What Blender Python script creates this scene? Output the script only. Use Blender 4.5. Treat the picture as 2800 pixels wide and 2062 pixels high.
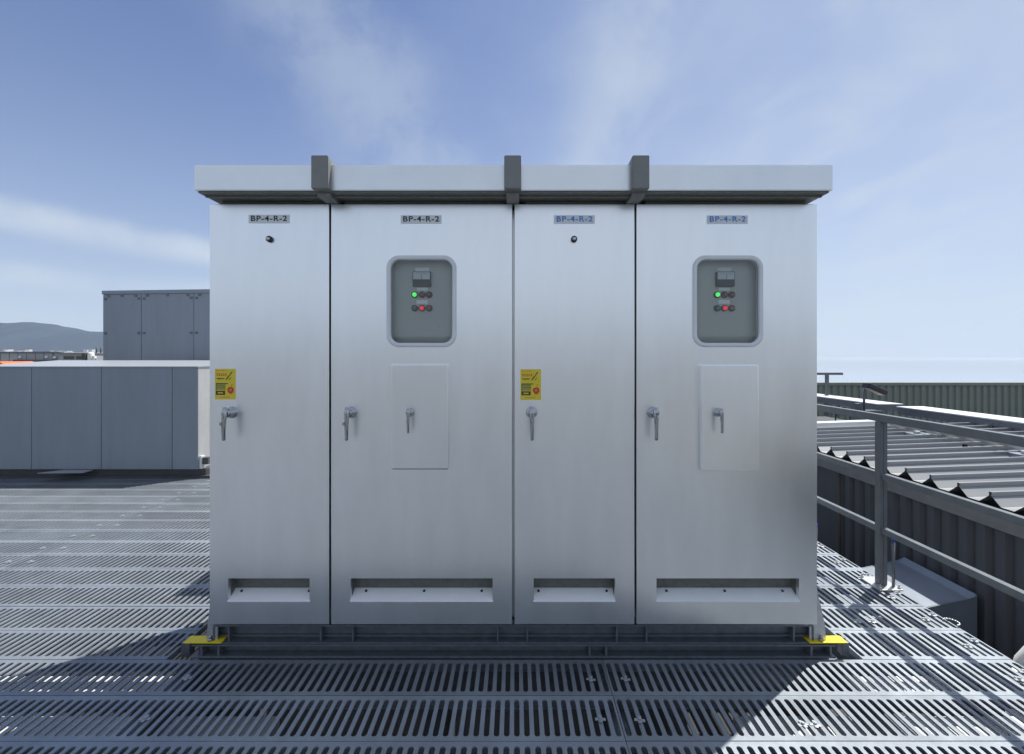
import bpy, bmesh, math, random
from mathutils import Vector, Matrix
R = math.radians
random.seed(7)
S = bpy.context.scene
for o in list(bpy.data.objects):
    bpy.data.objects.remove(o)
COL = S.collection

# ------------------------------------------------------------------ camera, sky, sun, exposure
H = 1.486            # eye height above the walkway
F = 1304.0           # focal length in photo pixels (photo 2800 px wide)
VX, VY = 1410.0, 977.0
cd = bpy.data.cameras.new("Camera"); cam = bpy.data.objects.new("Camera", cd); COL.objects.link(cam)
cam.location = (0, 0, H); cam.rotation_euler = (R(90), 0, 0)
cd.sensor_width = 36; cd.lens = 36 * F / 2800
cd.shift_x = (1400 - VX) / 2800; cd.shift_y = -(1031 - VY) / 2800
cd.clip_start = 0.05; cd.clip_end = 30000
S.camera = cam

SUN_EL, SUN_AZ = R(62.5), math.atan2(.791, .612)
W = bpy.data.worlds.new("World"); S.world = W; W.use_nodes = True
nt = W.node_tree; N = nt.nodes; L = nt.links
for n in list(N): N.remove(n)
def nd(t, **k):
    n = N.new(t)
    for a, b in k.items(): setattr(n, a, b)
    return n
sky = nd('ShaderNodeTexSky', sky_type='NISHITA', sun_disc=False, sun_elevation=SUN_EL, sun_rotation=SUN_AZ,
         altitude=0, air_density=1.0, dust_density=.7, ozone_density=3.0)
tc = nd('ShaderNodeTexCoord')
sep = nd('ShaderNodeSeparateXYZ'); L.new(tc.outputs['Generated'], sep.inputs[0])
zadd = nd('ShaderNodeMath', operation='ADD'); L.new(sep.outputs['Z'], zadd.inputs[0]); zadd.inputs[1].default_value = .16
zmax = nd('ShaderNodeMath', operation='MAXIMUM'); L.new(zadd.outputs[0], zmax.inputs[0]); zmax.inputs[1].default_value = .05
dvx = nd('ShaderNodeMath', operation='DIVIDE'); L.new(sep.outputs['X'], dvx.inputs[0]); L.new(zmax.outputs[0], dvx.inputs[1])
dvy = nd('ShaderNodeMath', operation='DIVIDE'); L.new(sep.outputs['Y'], dvy.inputs[0]); L.new(zmax.outputs[0], dvy.inputs[1])
cmb = nd('ShaderNodeCombineXYZ'); L.new(dvx.outputs[0], cmb.inputs[0]); L.new(dvy.outputs[0], cmb.inputs[1])
def cloud_layer(rot, scale, loc, lo, hi, nscale, detail, dist):
    m = nd('ShaderNodeMapping'); L.new(cmb.outputs[0], m.inputs[0])
    m.inputs['Rotation'].default_value = (0, 0, R(rot)); m.inputs['Scale'].default_value = scale; m.inputs['Location'].default_value = loc
    t = nd('ShaderNodeTexNoise'); L.new(m.outputs[0], t.inputs['Vector'])
    t.inputs['Scale'].default_value = nscale; t.inputs['Detail'].default_value = detail; t.inputs['Distortion'].default_value = dist
    t.inputs['Roughness'].default_value = .55
    r = nd('ShaderNodeMapRange', interpolation_type='SMOOTHSTEP'); L.new(t.outputs['Fac'], r.inputs['Value'])
    r.inputs['From Min'].default_value = lo; r.inputs['From Max'].default_value = hi
    return r.outputs[0]
c1 = cloud_layer(25, (1.0, .45, 1), (3.3, .6, 0), .42, .85, 1.3, 8, .8)
def pdir(x, y):
    return Vector(((x * 1.24833 - VX) / F, 1, -(y * 1.24833 - VY) / F)).normalized()
def math2(op, a, b_):
    m = nd('ShaderNodeMath', operation=op)
    for k, q in enumerate((a, b_)):
        if isinstance(q, (int, float)): m.inputs[k].default_value = q
        else: L.new(q, m.inputs[k])
    return m.outputs[0]
def band(p, q, width, amt, lo, nscale):
    """a streak of cirrus lying along the great circle through two directions, broken up by noise"""
    nrm = pdir(*p).cross(pdir(*q)).normalized()
    tn = nd('ShaderNodeTexNoise'); L.new(tc.outputs['Generated'], tn.inputs['Vector']); tn.inputs['Scale'].default_value = nscale
    tn.inputs['Detail'].default_value = 7; tn.inputs['Roughness'].default_value = .6
    d = nd('ShaderNodeVectorMath', operation='DOT_PRODUCT'); L.new(tc.outputs['Generated'], d.inputs[0]); d.inputs[1].default_value = nrm
    w = math2('ADD', d.outputs['Value'], math2('MULTIPLY', math2('SUBTRACT', tn.outputs['Fac'], .5), width * 1.6))
    a = math2('ABSOLUTE', w, 0)
    r = nd('ShaderNodeMapRange', interpolation_type='SMOOTHERSTEP'); L.new(a, r.inputs['Value'])
    r.inputs['From Min'].default_value = width; r.inputs['From Max'].default_value = 0
    f = nd('ShaderNodeMapRange', interpolation_type='SMOOTHSTEP'); L.new(tn.outputs['Fac'], f.inputs['Value'])
    f.inputs['From Min'].default_value = lo; f.inputs['From Max'].default_value = lo + .3
    return math2('MULTIPLY', math2('MULTIPLY', r.outputs[0], f.outputs[0]), amt)
c3 = cloud_layer(-35, (1.0, .5, 1), (7.1, 2.6, 0), .44, .80, 2.6, 10, 1.2)
layers = [
          band((0, 462), (458, 552), .040, .72, .26, 2.4),
          band((640, 0), (830, 290), .17, .33, .30, 3.8),
          band((1400, 0), (1300, 320), .12, .36, .30, 4.6),
          band((0, 600), (458, 640), .030, .40, .30, 3.0)]
# thin cirrus veil over the whole sky except one clear blue patch
vd = nd('ShaderNodeVectorMath', operation='DOT_PRODUCT'); L.new(tc.outputs['Generated'], vd.inputs[0]); vd.inputs[1].default_value = pdir(60, 130)
veil = nd('ShaderNodeMapRange', interpolation_type='SMOOTHSTEP'); L.new(vd.outputs['Value'], veil.inputs['Value'])
veil.inputs['From Min'].default_value = 1.0; veil.inputs['From Max'].default_value = .30
tv = nd('ShaderNodeTexNoise'); L.new(tc.outputs['Generated'], tv.inputs['Vector']); tv.inputs['Scale'].default_value = 3.1; tv.inputs['Detail'].default_value = 8
tvr = nd('ShaderNodeMapRange'); L.new(tv.outputs['Fac'], tvr.inputs['Value']); tvr.inputs['From Min'].default_value = .3; tvr.inputs['From Max'].default_value = .7
tvr.inputs['To Min'].default_value = .28; tvr.inputs['To Max'].default_value = .58
layers.append(math2('MULTIPLY', veil.outputs[0], tvr.outputs[0]))
layers += [math2('MULTIPLY', veil.outputs[0], math2('MULTIPLY', c1, .36)), math2('MULTIPLY', veil.outputs[0], math2('MULTIPLY', c3, .36))]
inv = None
for q in layers:
    one = math2('SUBTRACT', 1, q); inv = one if inv is None else math2('MULTIPLY', inv, one)
cs = nd('ShaderNodeMath', operation='SUBTRACT'); cs.inputs[0].default_value = 1; L.new(inv, cs.inputs[1])
# thin haze thickening towards the horizon, all round
zc = nd('ShaderNodeMath', operation='MAXIMUM'); L.new(sep.outputs['Z'], zc.inputs[0]); zc.inputs[1].default_value = 0
ex = nd('ShaderNodeMath', operation='MULTIPLY'); L.new(zc.outputs[0], ex.inputs[0]); ex.inputs[1].default_value = -3.7
ee = nd('ShaderNodeMath', operation='EXPONENT'); L.new(ex.outputs[0], ee.inputs[0])
eh = nd('ShaderNodeMath', operation='MULTIPLY'); L.new(ee.outputs[0], eh.inputs[0]); eh.inputs[1].default_value = .84
i1 = nd('ShaderNodeMath', operation='SUBTRACT'); i1.inputs[0].default_value = 1; L.new(cs.outputs[0], i1.inputs[1])
i2 = nd('ShaderNodeMath', operation='SUBTRACT'); i2.inputs[0].default_value = 1; L.new(eh.outputs[0], i2.inputs[1])
ip = nd('ShaderNodeMath', operation='MULTIPLY'); L.new(i1.outputs[0], ip.inputs[0]); L.new(i2.outputs[0], ip.inputs[1])
cs = nd('ShaderNodeMath', operation='SUBTRACT'); cs.inputs[0].default_value = 1; L.new(ip.outputs[0], cs.inputs[1])
mix = nd('ShaderNodeMixRGB'); L.new(cs.outputs[0], mix.inputs[0])
tint = nd('ShaderNodeMixRGB', blend_type='MULTIPLY'); tint.inputs[0].default_value = 1
tint.inputs[2].default_value = (.71, .915, 1.30, 1); L.new(sky.outputs[0], tint.inputs[1])
L.new(tint.outputs[0], mix.inputs[1]); mix.inputs[2].default_value = (7.85, 8.65, 9.3, 1)
bg = nd('ShaderNodeBackground'); bg.inputs[1].default_value = .066; L.new(mix.outputs[0], bg.inputs[0])
wo = nd('ShaderNodeOutputWorld'); L.new(bg.outputs[0], wo.inputs[0])

sl = bpy.data.lights.new("Sun", 'SUN'); sl.energy = 5.0; sl.angle = R(.53); sl.color = (1, .965, .88)
sun = bpy.data.objects.new("Sun", sl); COL.objects.link(sun)
sdir = Vector((math.sin(SUN_AZ) * math.cos(SUN_EL), math.cos(SUN_AZ) * math.cos(SUN_EL), math.sin(SUN_EL)))
sun.rotation_euler = sdir.to_track_quat('Z', 'Y').to_euler(); sun.location = (6, 5, 12)
S.view_settings.view_transform = 'Standard'; S.view_settings.look = 'None'
S.view_settings.exposure = 0.42; S.view_settings.gamma = 1; S.view_settings.use_curve_mapping = False
S.render.engine = 'CYCLES'; S.cycles.max_bounces = 6; S.cycles.diffuse_bounces = 3; S.cycles.glossy_bounces = 3; S.cycles.volume_bounces = 1; S.cycles.sample_clamp_indirect = 3

# ------------------------------------------------------------------ materials
MATS = {}
def mat(name, col, metal=0., rough=.5, var=.12, vscale=6., bump=0., bscale=80., stretch=(1, 1, 1), aniso=0., spec=.5,
        emit=None, rvar=.0, coat=0.):
    m = bpy.data.materials.new(name); m.use_nodes = True
    t = m.node_tree; b = t.nodes['Principled BSDF']
    b.inputs['Metallic'].default_value = metal; b.inputs['Roughness'].default_value = rough
    b.inputs['Specular IOR Level'].default_value = spec
    if aniso: b.inputs['Anisotropic'].default_value = aniso
    if coat: b.inputs['Coat Weight'].default_value = coat
    c = t.nodes.new('ShaderNodeTexCoord')
    mp = t.nodes.new('ShaderNodeMapping'); mp.inputs['Scale'].default_value = stretch
    t.links.new(c.outputs['Object'], mp.inputs[0])
    nz = t.nodes.new('ShaderNodeTexNoise'); nz.inputs['Scale'].default_value = vscale; nz.inputs['Detail'].default_value = 6
    nz.inputs['Roughness'].default_value = .65
    t.links.new(mp.outputs[0], nz.inputs['Vector'])
    mr = t.nodes.new('ShaderNodeMapRange'); t.links.new(nz.outputs['Fac'], mr.inputs['Value'])
    mr.inputs['From Min'].default_value = .3; mr.inputs['From Max'].default_value = .7
    mr.inputs['To Min'].default_value = 1 - var; mr.inputs['To Max'].default_value = 1 + var
    mx = t.nodes.new('ShaderNodeMixRGB'); mx.blend_type = 'MULTIPLY'; mx.inputs[0].default_value = 1
    mx.inputs[1].default_value = (*col, 1); t.links.new(mr.outputs[0], mx.inputs[2])
    t.links.new(mx.outputs[0], b.inputs['Base Color'])
    if rvar:
        m2 = t.nodes.new('ShaderNodeMapRange'); t.links.new(nz.outputs['Fac'], m2.inputs['Value'])
        m2.inputs['From Min'].default_value = .3; m2.inputs['From Max'].default_value = .7
        m2.inputs['To Min'].default_value = rough - rvar; m2.inputs['To Max'].default_value = rough + rvar
        t.links.new(m2.outputs[0], b.inputs['Roughness'])
    if bump:
        n2 = t.nodes.new('ShaderNodeTexNoise'); n2.inputs['Scale'].default_value = bscale; n2.inputs['Detail'].default_value = 3
        t.links.new(mp.outputs[0], n2.inputs['Vector'])
        bp = t.nodes.new('ShaderNodeBump'); bp.inputs['Strength'].default_value = bump; bp.inputs['Distance'].default_value = .01
        t.links.new(n2.outputs['Fac'], bp.inputs['Height']); t.links.new(bp.outputs[0], b.inputs['Normal'])
    if emit:
        b.inputs['Emission Color'].default_value = (*emit[0], 1); b.inputs['Emission Strength'].default_value = emit[1]
    MATS[name] = m
    return m
M = MATS
mat('stainless', (.91, .92, .925), 1, .30, .035, 7, bump=.10, bscale=1.5, rvar=.018, stretch=(1, 1, .22))
mat('stainless_edge', (.72, .73, .74), 1, .26, .05, 8)
mat('canopy_steel', (.80, .82, .83), .95, .36, .05, 3, rvar=.03)
mat('cover_grey', (.2, .205, .2), .0, .5, .08, 20)
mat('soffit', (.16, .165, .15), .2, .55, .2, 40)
mat('frame_white', (.72, .745, .77), .0, .35, .04, 10)
mat('panel_grey', (.54, .57, .56), .0, .5, .1, 150, bump=.15, bscale=500)
mat('chrome', (.42, .43, .45), 1, .06, .05, 30)
mat('galv', (.19, .205, .23), .6, .42, .18, 25, rvar=.08)
mat('galv_bright', (.62, .63, .64), .7, .35, .12, 30)
mat('grate', (.258, .288, .328), .35, .46, .10, 9, bump=.08, bscale=300, rvar=.06)
mat('rail', (.12, .132, .145), .0, .36, .12, 12, rvar=.05)
mat('yellow', (.80, .62, .02), 0, .45, .06, 20)
mat('sticker', (.74, .58, .03), 0, .4, .05, 60)
mat('print_red', (.55, .06, .03), 0, .5, .05, 60)
mat('print_orange', (.75, .25, .03), 0, .5, .05, 60)
mat('print_dark', (.05, .05, .035), 0, .5, .05, 60)
mat('print_olive', (.35, .33, .05), 0, .5, .2, 300)
mat('print_white', (.75, .75, .72), 0, .5, .03, 60)
mat('plate', (.74, .77, .80), .0, .35, .04, 60)
mat('ink', (.03, .035, .05), 0, .5, .02, 60)
mat('ink_blue', (.10, .27, .72), 0, .5, .02, 60)
mat('meter_face', (.62, .70, .74), 0, .3, .05, 60)
mat('black', (.015, .016, .018), 0, .35, .1, 60)
mat('tag', (.88, .93, .95), 0, .5, .05, 60)
mat('lamp_green_on', (.1, .8, .2), 0, .25, .02, 60, emit=((.08, 1, .12), .6))
mat('lamp_red_on', (.8, .05, .06), 0, .25, .02, 60, emit=((1, .02, .05), .35))
mat('lamp_green', (.02, .22, .14), 0, .2, .05, 60)
mat('lamp_red', (.25, .03, .03), 0, .2, .05, 60)
mat('lamp_brown', (.32, .08, .02), 0, .2, .05, 60)
mat('dark_roof', (.02, .021, .022), 0, .7, .3, 3)
mat('wall_dark', (.08, .086, .10), .1, .5, .15, 4, stretch=(1, 1, .2))
mat('coping', (.20, .205, .21), .2, .45, .1, 10)
mat('roof_metal', (.25, .26, .275), .25, .42, .10, 2, stretch=(.2, 2, 1), rvar=.06)
mat('duct_white', (.72, .73, .74), .2, .35, .06, 4)
mat('green_wall', (.16, .185, .16), .0, .5, .1, 3)
mat('clad_blue', (.245, .28, .33), .3, .42, .09, 5, rvar=.06, stretch=(1, 1, .12), bump=.08, bscale=1.2)
mat('clad_top', (.34, .36, .39), .2, .4, .05, 3)
mat('plinth', (.05, .052, .055), 0, .6, .15, 10)
mat('light_box', (.42, .42, .42), .1, .45, .08, 5)
mat('blue_cap', (.05, .06, .45), 0, .4, .05, 30)
mat('white_paint', (.8, .8, .78), 0, .4, .05, 5)
mat('orange', (.75, .16, .05), 0, .5, .05, 5)
mat('far_grey', (.34, .35, .37), 0, .6, .1, 1)
mat('far_dark', (.07, .075, .08), 0, .5, .1, 1)
mat('forest', (.016, .026, .034), 0, .9, .5, .004)
mat('ground', (.16, .165, .15), 0, .9, .4, .01)
mat('town', (.55, .54, .52), 0, .8, .3, .01)
mat('sky_mirror', (.97, .97, .97), 1, .1, .01, .05)  # near-perfect mirror of the sky, for the added sheet past the ribbed wall
mat('sill_white', (.86, .87, .88), .0, .35, .03, 10)
mat('clip_zinc', (.36, .39, .42), .4, .4, .1, 30)
mat('rust', (.075, .06, .05), 0, .7, .2, 20)
# thin window glass
g = bpy.data.materials.new('glass'); g.use_nodes = True; t = g.node_tree
for n in list(t.nodes): t.nodes.remove(n)
o_ = t.nodes.new('ShaderNodeOutputMaterial'); tr = t.nodes.new('ShaderNodeBsdfTransparent'); gl = t.nodes.new('ShaderNodeBsdfGlossy')
tr.inputs[0].default_value = (.985, .995, .99, 1); gl.inputs['Roughness'].default_value = .03
fr = t.nodes.new('ShaderNodeFresnel'); fr.inputs[0].default_value = 1.5; ms = t.nodes.new('ShaderNodeMixShader')
t.links.new(fr.outputs[0], ms.inputs[0]); t.links.new(tr.outputs[0], ms.inputs[1]); t.links.new(gl.outputs[0], ms.inputs[2])
t.links.new(ms.outputs[0], o_.inputs[0]); M['glass'] = g

# ------------------------------------------------------------------ mesh helpers
WLOC = {}
class MB:
    def __init__(s): s.bm = bmesh.new(); s.mi = 0
    def _fin(s, faces):
        for f in faces: f.material_index = s.mi
    def box(s, x0, x1, y0, y1, z0, z1, bev=0):
        r = bmesh.ops.create_cube(s.bm, size=1)
        vs = r['verts']
        for v in vs:
            v.co = Vector((x0 if v.co.x < 0 else x1, y0 if v.co.y < 0 else y1, z0 if v.co.z < 0 else z1))
        fs = list({f for v in vs for f in v.link_faces}); s._fin(fs)
        if bev:
            es = list({e for v in vs for e in v.link_edges})
            q = bmesh.ops.bevel(s.bm, geom=es, offset=bev, segments=2, affect='EDGES', profile=.5)
            s._fin(q['faces'])
        return s
    def poly(s, pts):
        f = s.bm.faces.new([s.bm.verts.new(p) for p in pts]); f.material_index = s.mi; return f
    def prism(s, pts, axis, a, b):
        """pts: 2-D outline; axis: 'x','y','z' extruded from a to b"""
        def mk(p, c):
            return {'x': (c, p[0], p[1]), 'y': (p[0], c, p[1]), 'z': (p[0], p[1], c)}[axis]
        A = [s.bm.verts.new(mk(p, a)) for p in pts]; B = [s.bm.verts.new(mk(p, b)) for p in pts]
        fs = [s.bm.faces.new(A), s.bm.faces.new(B[::-1])]
        n = len(pts)
        for i in range(n): fs.append(s.bm.faces.new((A[i], A[(i + 1) % n], B[(i + 1) % n], B[i])))
        s._fin(fs); return s
    def cyl(s, p0, p1, r0, r1=None, n=16, cap=True):
        r1 = r0 if r1 is None else r1
        p0, p1 = Vector(p0), Vector(p1); d = (p1 - p0).normalized()
        u = d.orthogonal().normalized(); w = d.cross(u)
        A, B = [], []
        for i in range(n):
            a = 2 * math.pi * i / n; e = u * math.cos(a) + w * math.sin(a)
            A.append(s.bm.verts.new(p0 + e * r0)); B.append(s.bm.verts.new(p1 + e * r1))
        fs = []
        for i in range(n):
            f = s.bm.faces.new((A[i], A[(i + 1) % n], B[(i + 1) % n], B[i])); f.smooth = True; fs.append(f)
        if cap: fs += [s.bm.faces.new(A[::-1]), s.bm.faces.new(B)]
        s._fin(fs); return s
    def lathe(s, c, prof, n=20):
        """profile (r, depth towards the viewer) around the -Y axis at c"""
        c = Vector(c); rings = []
        for r, h in prof:
            rings.append([s.bm.verts.new(c + Vector((r * math.cos(2 * math.pi * i / n), -h, r * math.sin(2 * math.pi * i / n)))) for i in range(n)])
        fs = []
        for a, b in zip(rings, rings[1:]):
            for i in range(n):
                f = s.bm.faces.new((a[i], a[(i + 1) % n], b[(i + 1) % n], b[i])); f.smooth = True; fs.append(f)
        fs.append(s.bm.faces.new(rings[-1])); s._fin(fs); return s
    def loft(s, secs, cap=True):
        rs = [[s.bm.verts.new(p) for p in q] for q in secs]; n = len(rs[0]); fs = []
        for a, b in zip(rs, rs[1:]):
            for i in range(n):
                f = s.bm.faces.new((a[i], a[(i + 1) % n], b[(i + 1) % n], b[i])); f.smooth = True; fs.append(f)
        if cap: fs += [s.bm.faces.new(rs[0][::-1]), s.bm.faces.new(rs[-1])]
        s._fin(fs); return s
    def tf(s, m):
        bmesh.ops.transform(s.bm, matrix=m, verts=s.bm.verts); return s
    def data(s, name, mats, centre=None):
        bmesh.ops.recalc_face_normals(s.bm, faces=s.bm.faces)
        if centre is not None: bmesh.ops.translate(s.bm, verts=s.bm.verts, vec=-Vector(centre))
        me = bpy.data.meshes.new(name); s.bm.to_mesh(me); s.bm.free()
        for m in (mats if isinstance(mats, (list, tuple)) else [mats]): me.materials.append(M[m])
        return me
    def build(s, name, mats, parent=None):
        xs = [v.co for v in s.bm.verts]
        lo = Vector([min(v[i] for v in xs) for i in range(3)]); hi = Vector([max(v[i] for v in xs) for i in range(3)])
        c = Vector(((lo.x + hi.x) / 2, (lo.y + hi.y) / 2, lo.z if parent is None else (lo.z + hi.z) / 2))
        return place(name, s.data(name, mats, c), c, parent)
def place(name, me, c, parent=None):
    o = bpy.data.objects.new(name, me); COL.objects.link(o)
    c = Vector(c); WLOC[o.name] = c
    if parent is not None:
        o.parent = parent; o.location = c - WLOC[parent.name]
    else: o.location = c
    return o
def thing(name, loc, label=None, cat=None, group=None, kind=None):
    o = bpy.data.objects.new(name, None); COL.objects.link(o); o.location = loc; WLOC[o.name] = Vector(loc)
    o.empty_display_size = .2
    return tag(o, label, cat, group, kind)
def tag(o, label=None, cat=None, group=None, kind=None):
    if label: o['label'] = label
    if cat: o['category'] = cat
    if group: o['group'] = group
    if kind: o['kind'] = kind
    return o
def PX(x, d): return (x - VX) * d / F            # photo pixel column at distance d
def PZ(y, d): return H - (y - VY) * d / F
K = 1.24833                                       # photo pixels per pixel of the half-size view used for measuring
def DX(x, d=2.355): return PX(x * K, d)
def DZ(y, d=2.355): return PZ(y * K, d)

# ------------------------------------------------------------------ ground, roof below, far terrain
b = MB(); b.poly([(-3000, -1500, -12), (3000, -1500, -12), (3000, 2600, -12), (-3000, 2600, -12)]); tag(b.build('ground', 'ground'), kind='structure')
b = MB(); b.box(-30, 3.39, -14, 24, -11.9, -.95); tag(b.build('roof_deck', 'dark_roof'), kind='structure')

def hill():
    D = 1800.
    prof = [(-900, 935), (-600, 915), (-300, 898), (-120, 888), (0, 884), (60, 881), (100, 882), (160, 889), (200, 898), (235, 905),
            (300, 909), (400, 925), (520, 945), (650, 962), (760, 985)]
    def ridge(x):
        for (a, ya), (c, yc) in zip(prof, prof[1:]):
            if a <= x <= c: return ya + (yc - ya) * (x - a) / (c - a)
        return 985
    b = MB(); rows = []
    rnd = random.Random(3)
    xs = [-900 + i * 10 for i in range(167)]
    for k, (dd, hf) in enumerate([(-500, 0), (-430, .16), (-330, .33), (-240, .5), (-150, .7), (-60, .9), (0, 1), (90, .85), (300, .3), (480, 0)]):
        row = []
        for x in xs:
            zt = PZ(ridge(x), D) + 12
            z = -12 + max(zt, 0) * (hf + (rnd.uniform(-.05, .05) if 0 < hf < 1 else 0) + (rnd.uniform(-.012, .012) if hf == 1 else 0))
            row.append(b.bm.verts.new((PX(x, D) + rnd.uniform(-4, 4), D + dd + rnd.uniform(-18, 18), z)))
        rows.append(row)
    for r0, r1 in zip(rows, rows[1:]):
        for i in range(len(r0) - 1):
            f = b.bm.faces.new((r0[i], r0[i + 1], r1[i + 1], r1[i])); f.smooth = True
    return b.build('hill', 'forest')
tag(hill(), kind='structure')
b = MB(); rnd = random.Random(11)
for i in range(420):
    x = rnd.uniform(-150, 420); d = rnd.uniform(900, 1340)
    w = rnd.uniform(5, 16); h = rnd.uniform(6, 14) + max(0, (d - 900) / 440) * 16
    X = PX(x, d); b.box(X, X + w, d, d + w, -12, -12 + h + rnd.choice([0, 0, 0, 6]))
tag(b.build('distant_town', 'town'), 'hazy low town spread along the foot of the blue hill', 'town', kind='stuff')

# ------------------------------------------------------------------ walkway of slotted planks
deck = thing('walkway_deck', (0, 2.346, 0), kind='structure')
def plank_mesh(length, name, lead=0):
    """one plank, local x from 0 to length, y from 0 to .25, top at z = 0, rounded slots cut through"""
    bm = bmesh.new(); w, gap, T = .25, .0018, .03
    y0, y1 = gap, w - gap
    n = int(round(length / .04)); p = length / n
    hw, ym0, ym1, r = .0112, .024, .226, .0112
    def V(x, y, z): return bm.verts.new((x, y, z))
    for i in range(n):
        xa, xb = i * p, (i + 1) * p
        if i == 0: xa += .0012
        if i == n - 1: xb -= .0012
        cx = (i + .5) * p
        hole = []
        for k in range(7):
            a = math.pi * k / 6; hole.append((cx + hw * math.cos(a), ym1 - r + r * math.sin(a)))
        for k in range(7):
            a = math.pi + math.pi * k / 6; hole.append((cx + hw * math.cos(a), ym0 + r + r * math.sin(a)))
        Ht = [V(x, y, 0) for x, y in hole]
        Hb = [V(x + (.0012 if x < cx else -.0012) * 0, y, -.007) for x, y in hole]
        c = {k: V(*q, 0) for k, q in dict(br=(xb, y1), bl=(xa, y1), al=(xa, y0), ar=(xb, y0)).items()}
        def tri(*v): bm.faces.new(v)
        tri(c['br'], Ht[3], Ht[2], Ht[1], Ht[0]); tri(c['br'], c['bl'], Ht[3])
        tri(c['bl'], Ht[6], Ht[5], Ht[4], Ht[3])
        tri(c['bl'], c['al'], Ht[7], Ht[6])
        tri(c['al'], Ht[10], Ht[9], Ht[8], Ht[7]); tri(c['al'], c['ar'], Ht[10])
        tri(c['ar'], Ht[13], Ht[12], Ht[11], Ht[10]); tri(c['ar'], c['br'], Ht[0], Ht[13])
        for k in range(14): tri(Ht[k], Ht[(k + 1) % 14], Hb[(k + 1) % 14], Hb[k])
    # folded long edges and ends
    for y, s in ((y0, -1), (y1, 1)):
        for z0, z1 in ((-.0, -.045),):
            a, c2, d2, e2 = V(.0012, y, z0), V(length - .0012, y, z0), V(length - .0012, y, z1), V(.0012, y, z1)
            bm.faces.new((a, c2, d2, e2))
        a, c2, d2, e2 = V(.0012, y, -.045), V(length - .0012, y, -.045), V(length - .0012, y - s * .02, -.045), V(.0012, y - s * .02, -.045)
        bm.faces.new((a, c2, d2, e2))
    for x in (.0012, length - .0012):
        bm.faces.new((V(x, y0, 0), V(x, y1, 0), V(x, y1, -.03), V(x, y0, -.03)))
    bmesh.ops.remove_doubles(bm, verts=bm.verts, dist=.00005)
    bmesh.ops.recalc_face_normals(bm, faces=bm.faces)
    up = [f for f in bm.faces if abs(f.normal.z) > .9 and f.calc_center_median().z > -.001 and f.normal.z < 0]
    bmesh.ops.reverse_faces(bm, faces=up)
    me = bpy.data.meshes.new(name); bm.to_mesh(me); bm.free(); me.materials.append(M['grate'])
    return me
def plank_tone():
    m = M['grate']; t = m.node_tree; b_ = t.nodes['Principled BSDF']
    src = b_.inputs['Base Color'].links[0].from_socket
    oi = t.nodes.new('ShaderNodeObjectInfo'); r1 = t.nodes.new('ShaderNodeMapRange'); t.links.new(oi.outputs['Random'], r1.inputs['Value'])
    r1.inputs['To Min'].default_value = .86; r1.inputs['To Max'].default_value = 1.12
    ge = t.nodes.new('ShaderNodeNewGeometry'); sc = t.nodes.new('ShaderNodeTexNoise'); t.links.new(ge.outputs['Position'], sc.inputs['Vector'])
    sc.inputs['Scale'].default_value = 1.7; sc.inputs['Detail'].default_value = 9; sc.inputs['Roughness'].default_value = .7
    r2 = t.nodes.new('ShaderNodeMapRange'); t.links.new(sc.outputs['Fac'], r2.inputs['Value'])
    r2.inputs['From Min'].default_value = .35; r2.inputs['From Max'].default_value = .65; r2.inputs['To Min'].default_value = .82; r2.inputs['To Max'].default_value = 1.1
    mm = t.nodes.new('ShaderNodeMath'); mm.operation = 'MULTIPLY'; t.links.new(r1.outputs[0], mm.inputs[0]); t.links.new(r2.outputs[0], mm.inputs[1])
    mx = t.nodes.new('ShaderNodeMixRGB'); mx.blend_type = 'MULTIPLY'; mx.inputs[0].default_value = 1
    t.links.new(src, mx.inputs[1]); t.links.new(mm.outputs[0], mx.inputs[2]); t.links.new(mx.outputs[0], b_.inputs['Base Color'])
plank_tone()
XJ = [-7.593, -3.593, .427]; XE = 2.44
pm = {}
def plank(x0, x1, d):
    k = round(x1 - x0, 3)
    if k not in pm: pm[k] = plank_mesh(x1 - x0, 'plank')
    o = bpy.data.objects.new('plank', pm[k]); COL.objects.link(o); o.parent = deck
    o.location = Vector((x0, d, random.uniform(-.0012, .0008))) - WLOC[deck.name]
bmc = MB(); bmc.box(-.018, .018, -.006, .006, 0, .003, .001); bmc.box(-.006, .006, -.016, .016, .002, .0055, .001); bmc.cyl((0, 0, .004), (0, 0, .011), .0055, n=8)
clip_me = bmc.data('clip', 'clip_zinc')
def clip(x, y, a=0):
    o = bpy.data.objects.new('clip', clip_me); COL.objects.link(o); o.parent = deck
    o.location = Vector((x, y, .0006)) - WLOC[deck.name]; o.rotation_euler = (0, 0, a); o.scale = (1.2, 1.2, 1.1)
def d_row(n): return 2.346 + .25 * n
OPEN = (-1.72, 1.71)
for n in range(-34, 17):
    d = d_row(n)
    plank(XJ[0], XJ[1], d)
    inside = 0 <= n <= 2
    if inside:
        plank(XJ[1], OPEN[0], d); plank(OPEN[1], XE, d)
    else:
        plank(XJ[1], XJ[2], d); plank(XJ[2], XE, d)
    if -4 <= n <= 14:
        for x in (-3.673, -3.513): clip(x, d + .11, random.uniform(-.3, .3))
        for x in (.347, .507):
            if not inside and n < 3: clip(x, d + .105 + random.uniform(-.006, .006), random.uniform(-.25, .25))
        if not inside and n < 0: clip(-1.52, d + .11, random.uniform(-.3, .3))
        if n < 8:
            clip(2.32, d + .10, random.uniform(-.3, .3)); clip(2.40, d + .15, random.uniform(-.4, .4))
            if n in (-2, 1, 4): clip(1.92 if n > 0 else 1.16, d + .08, .2); clip(2.0 if n > 0 else 1.21, d + .08, -.2)
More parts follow.
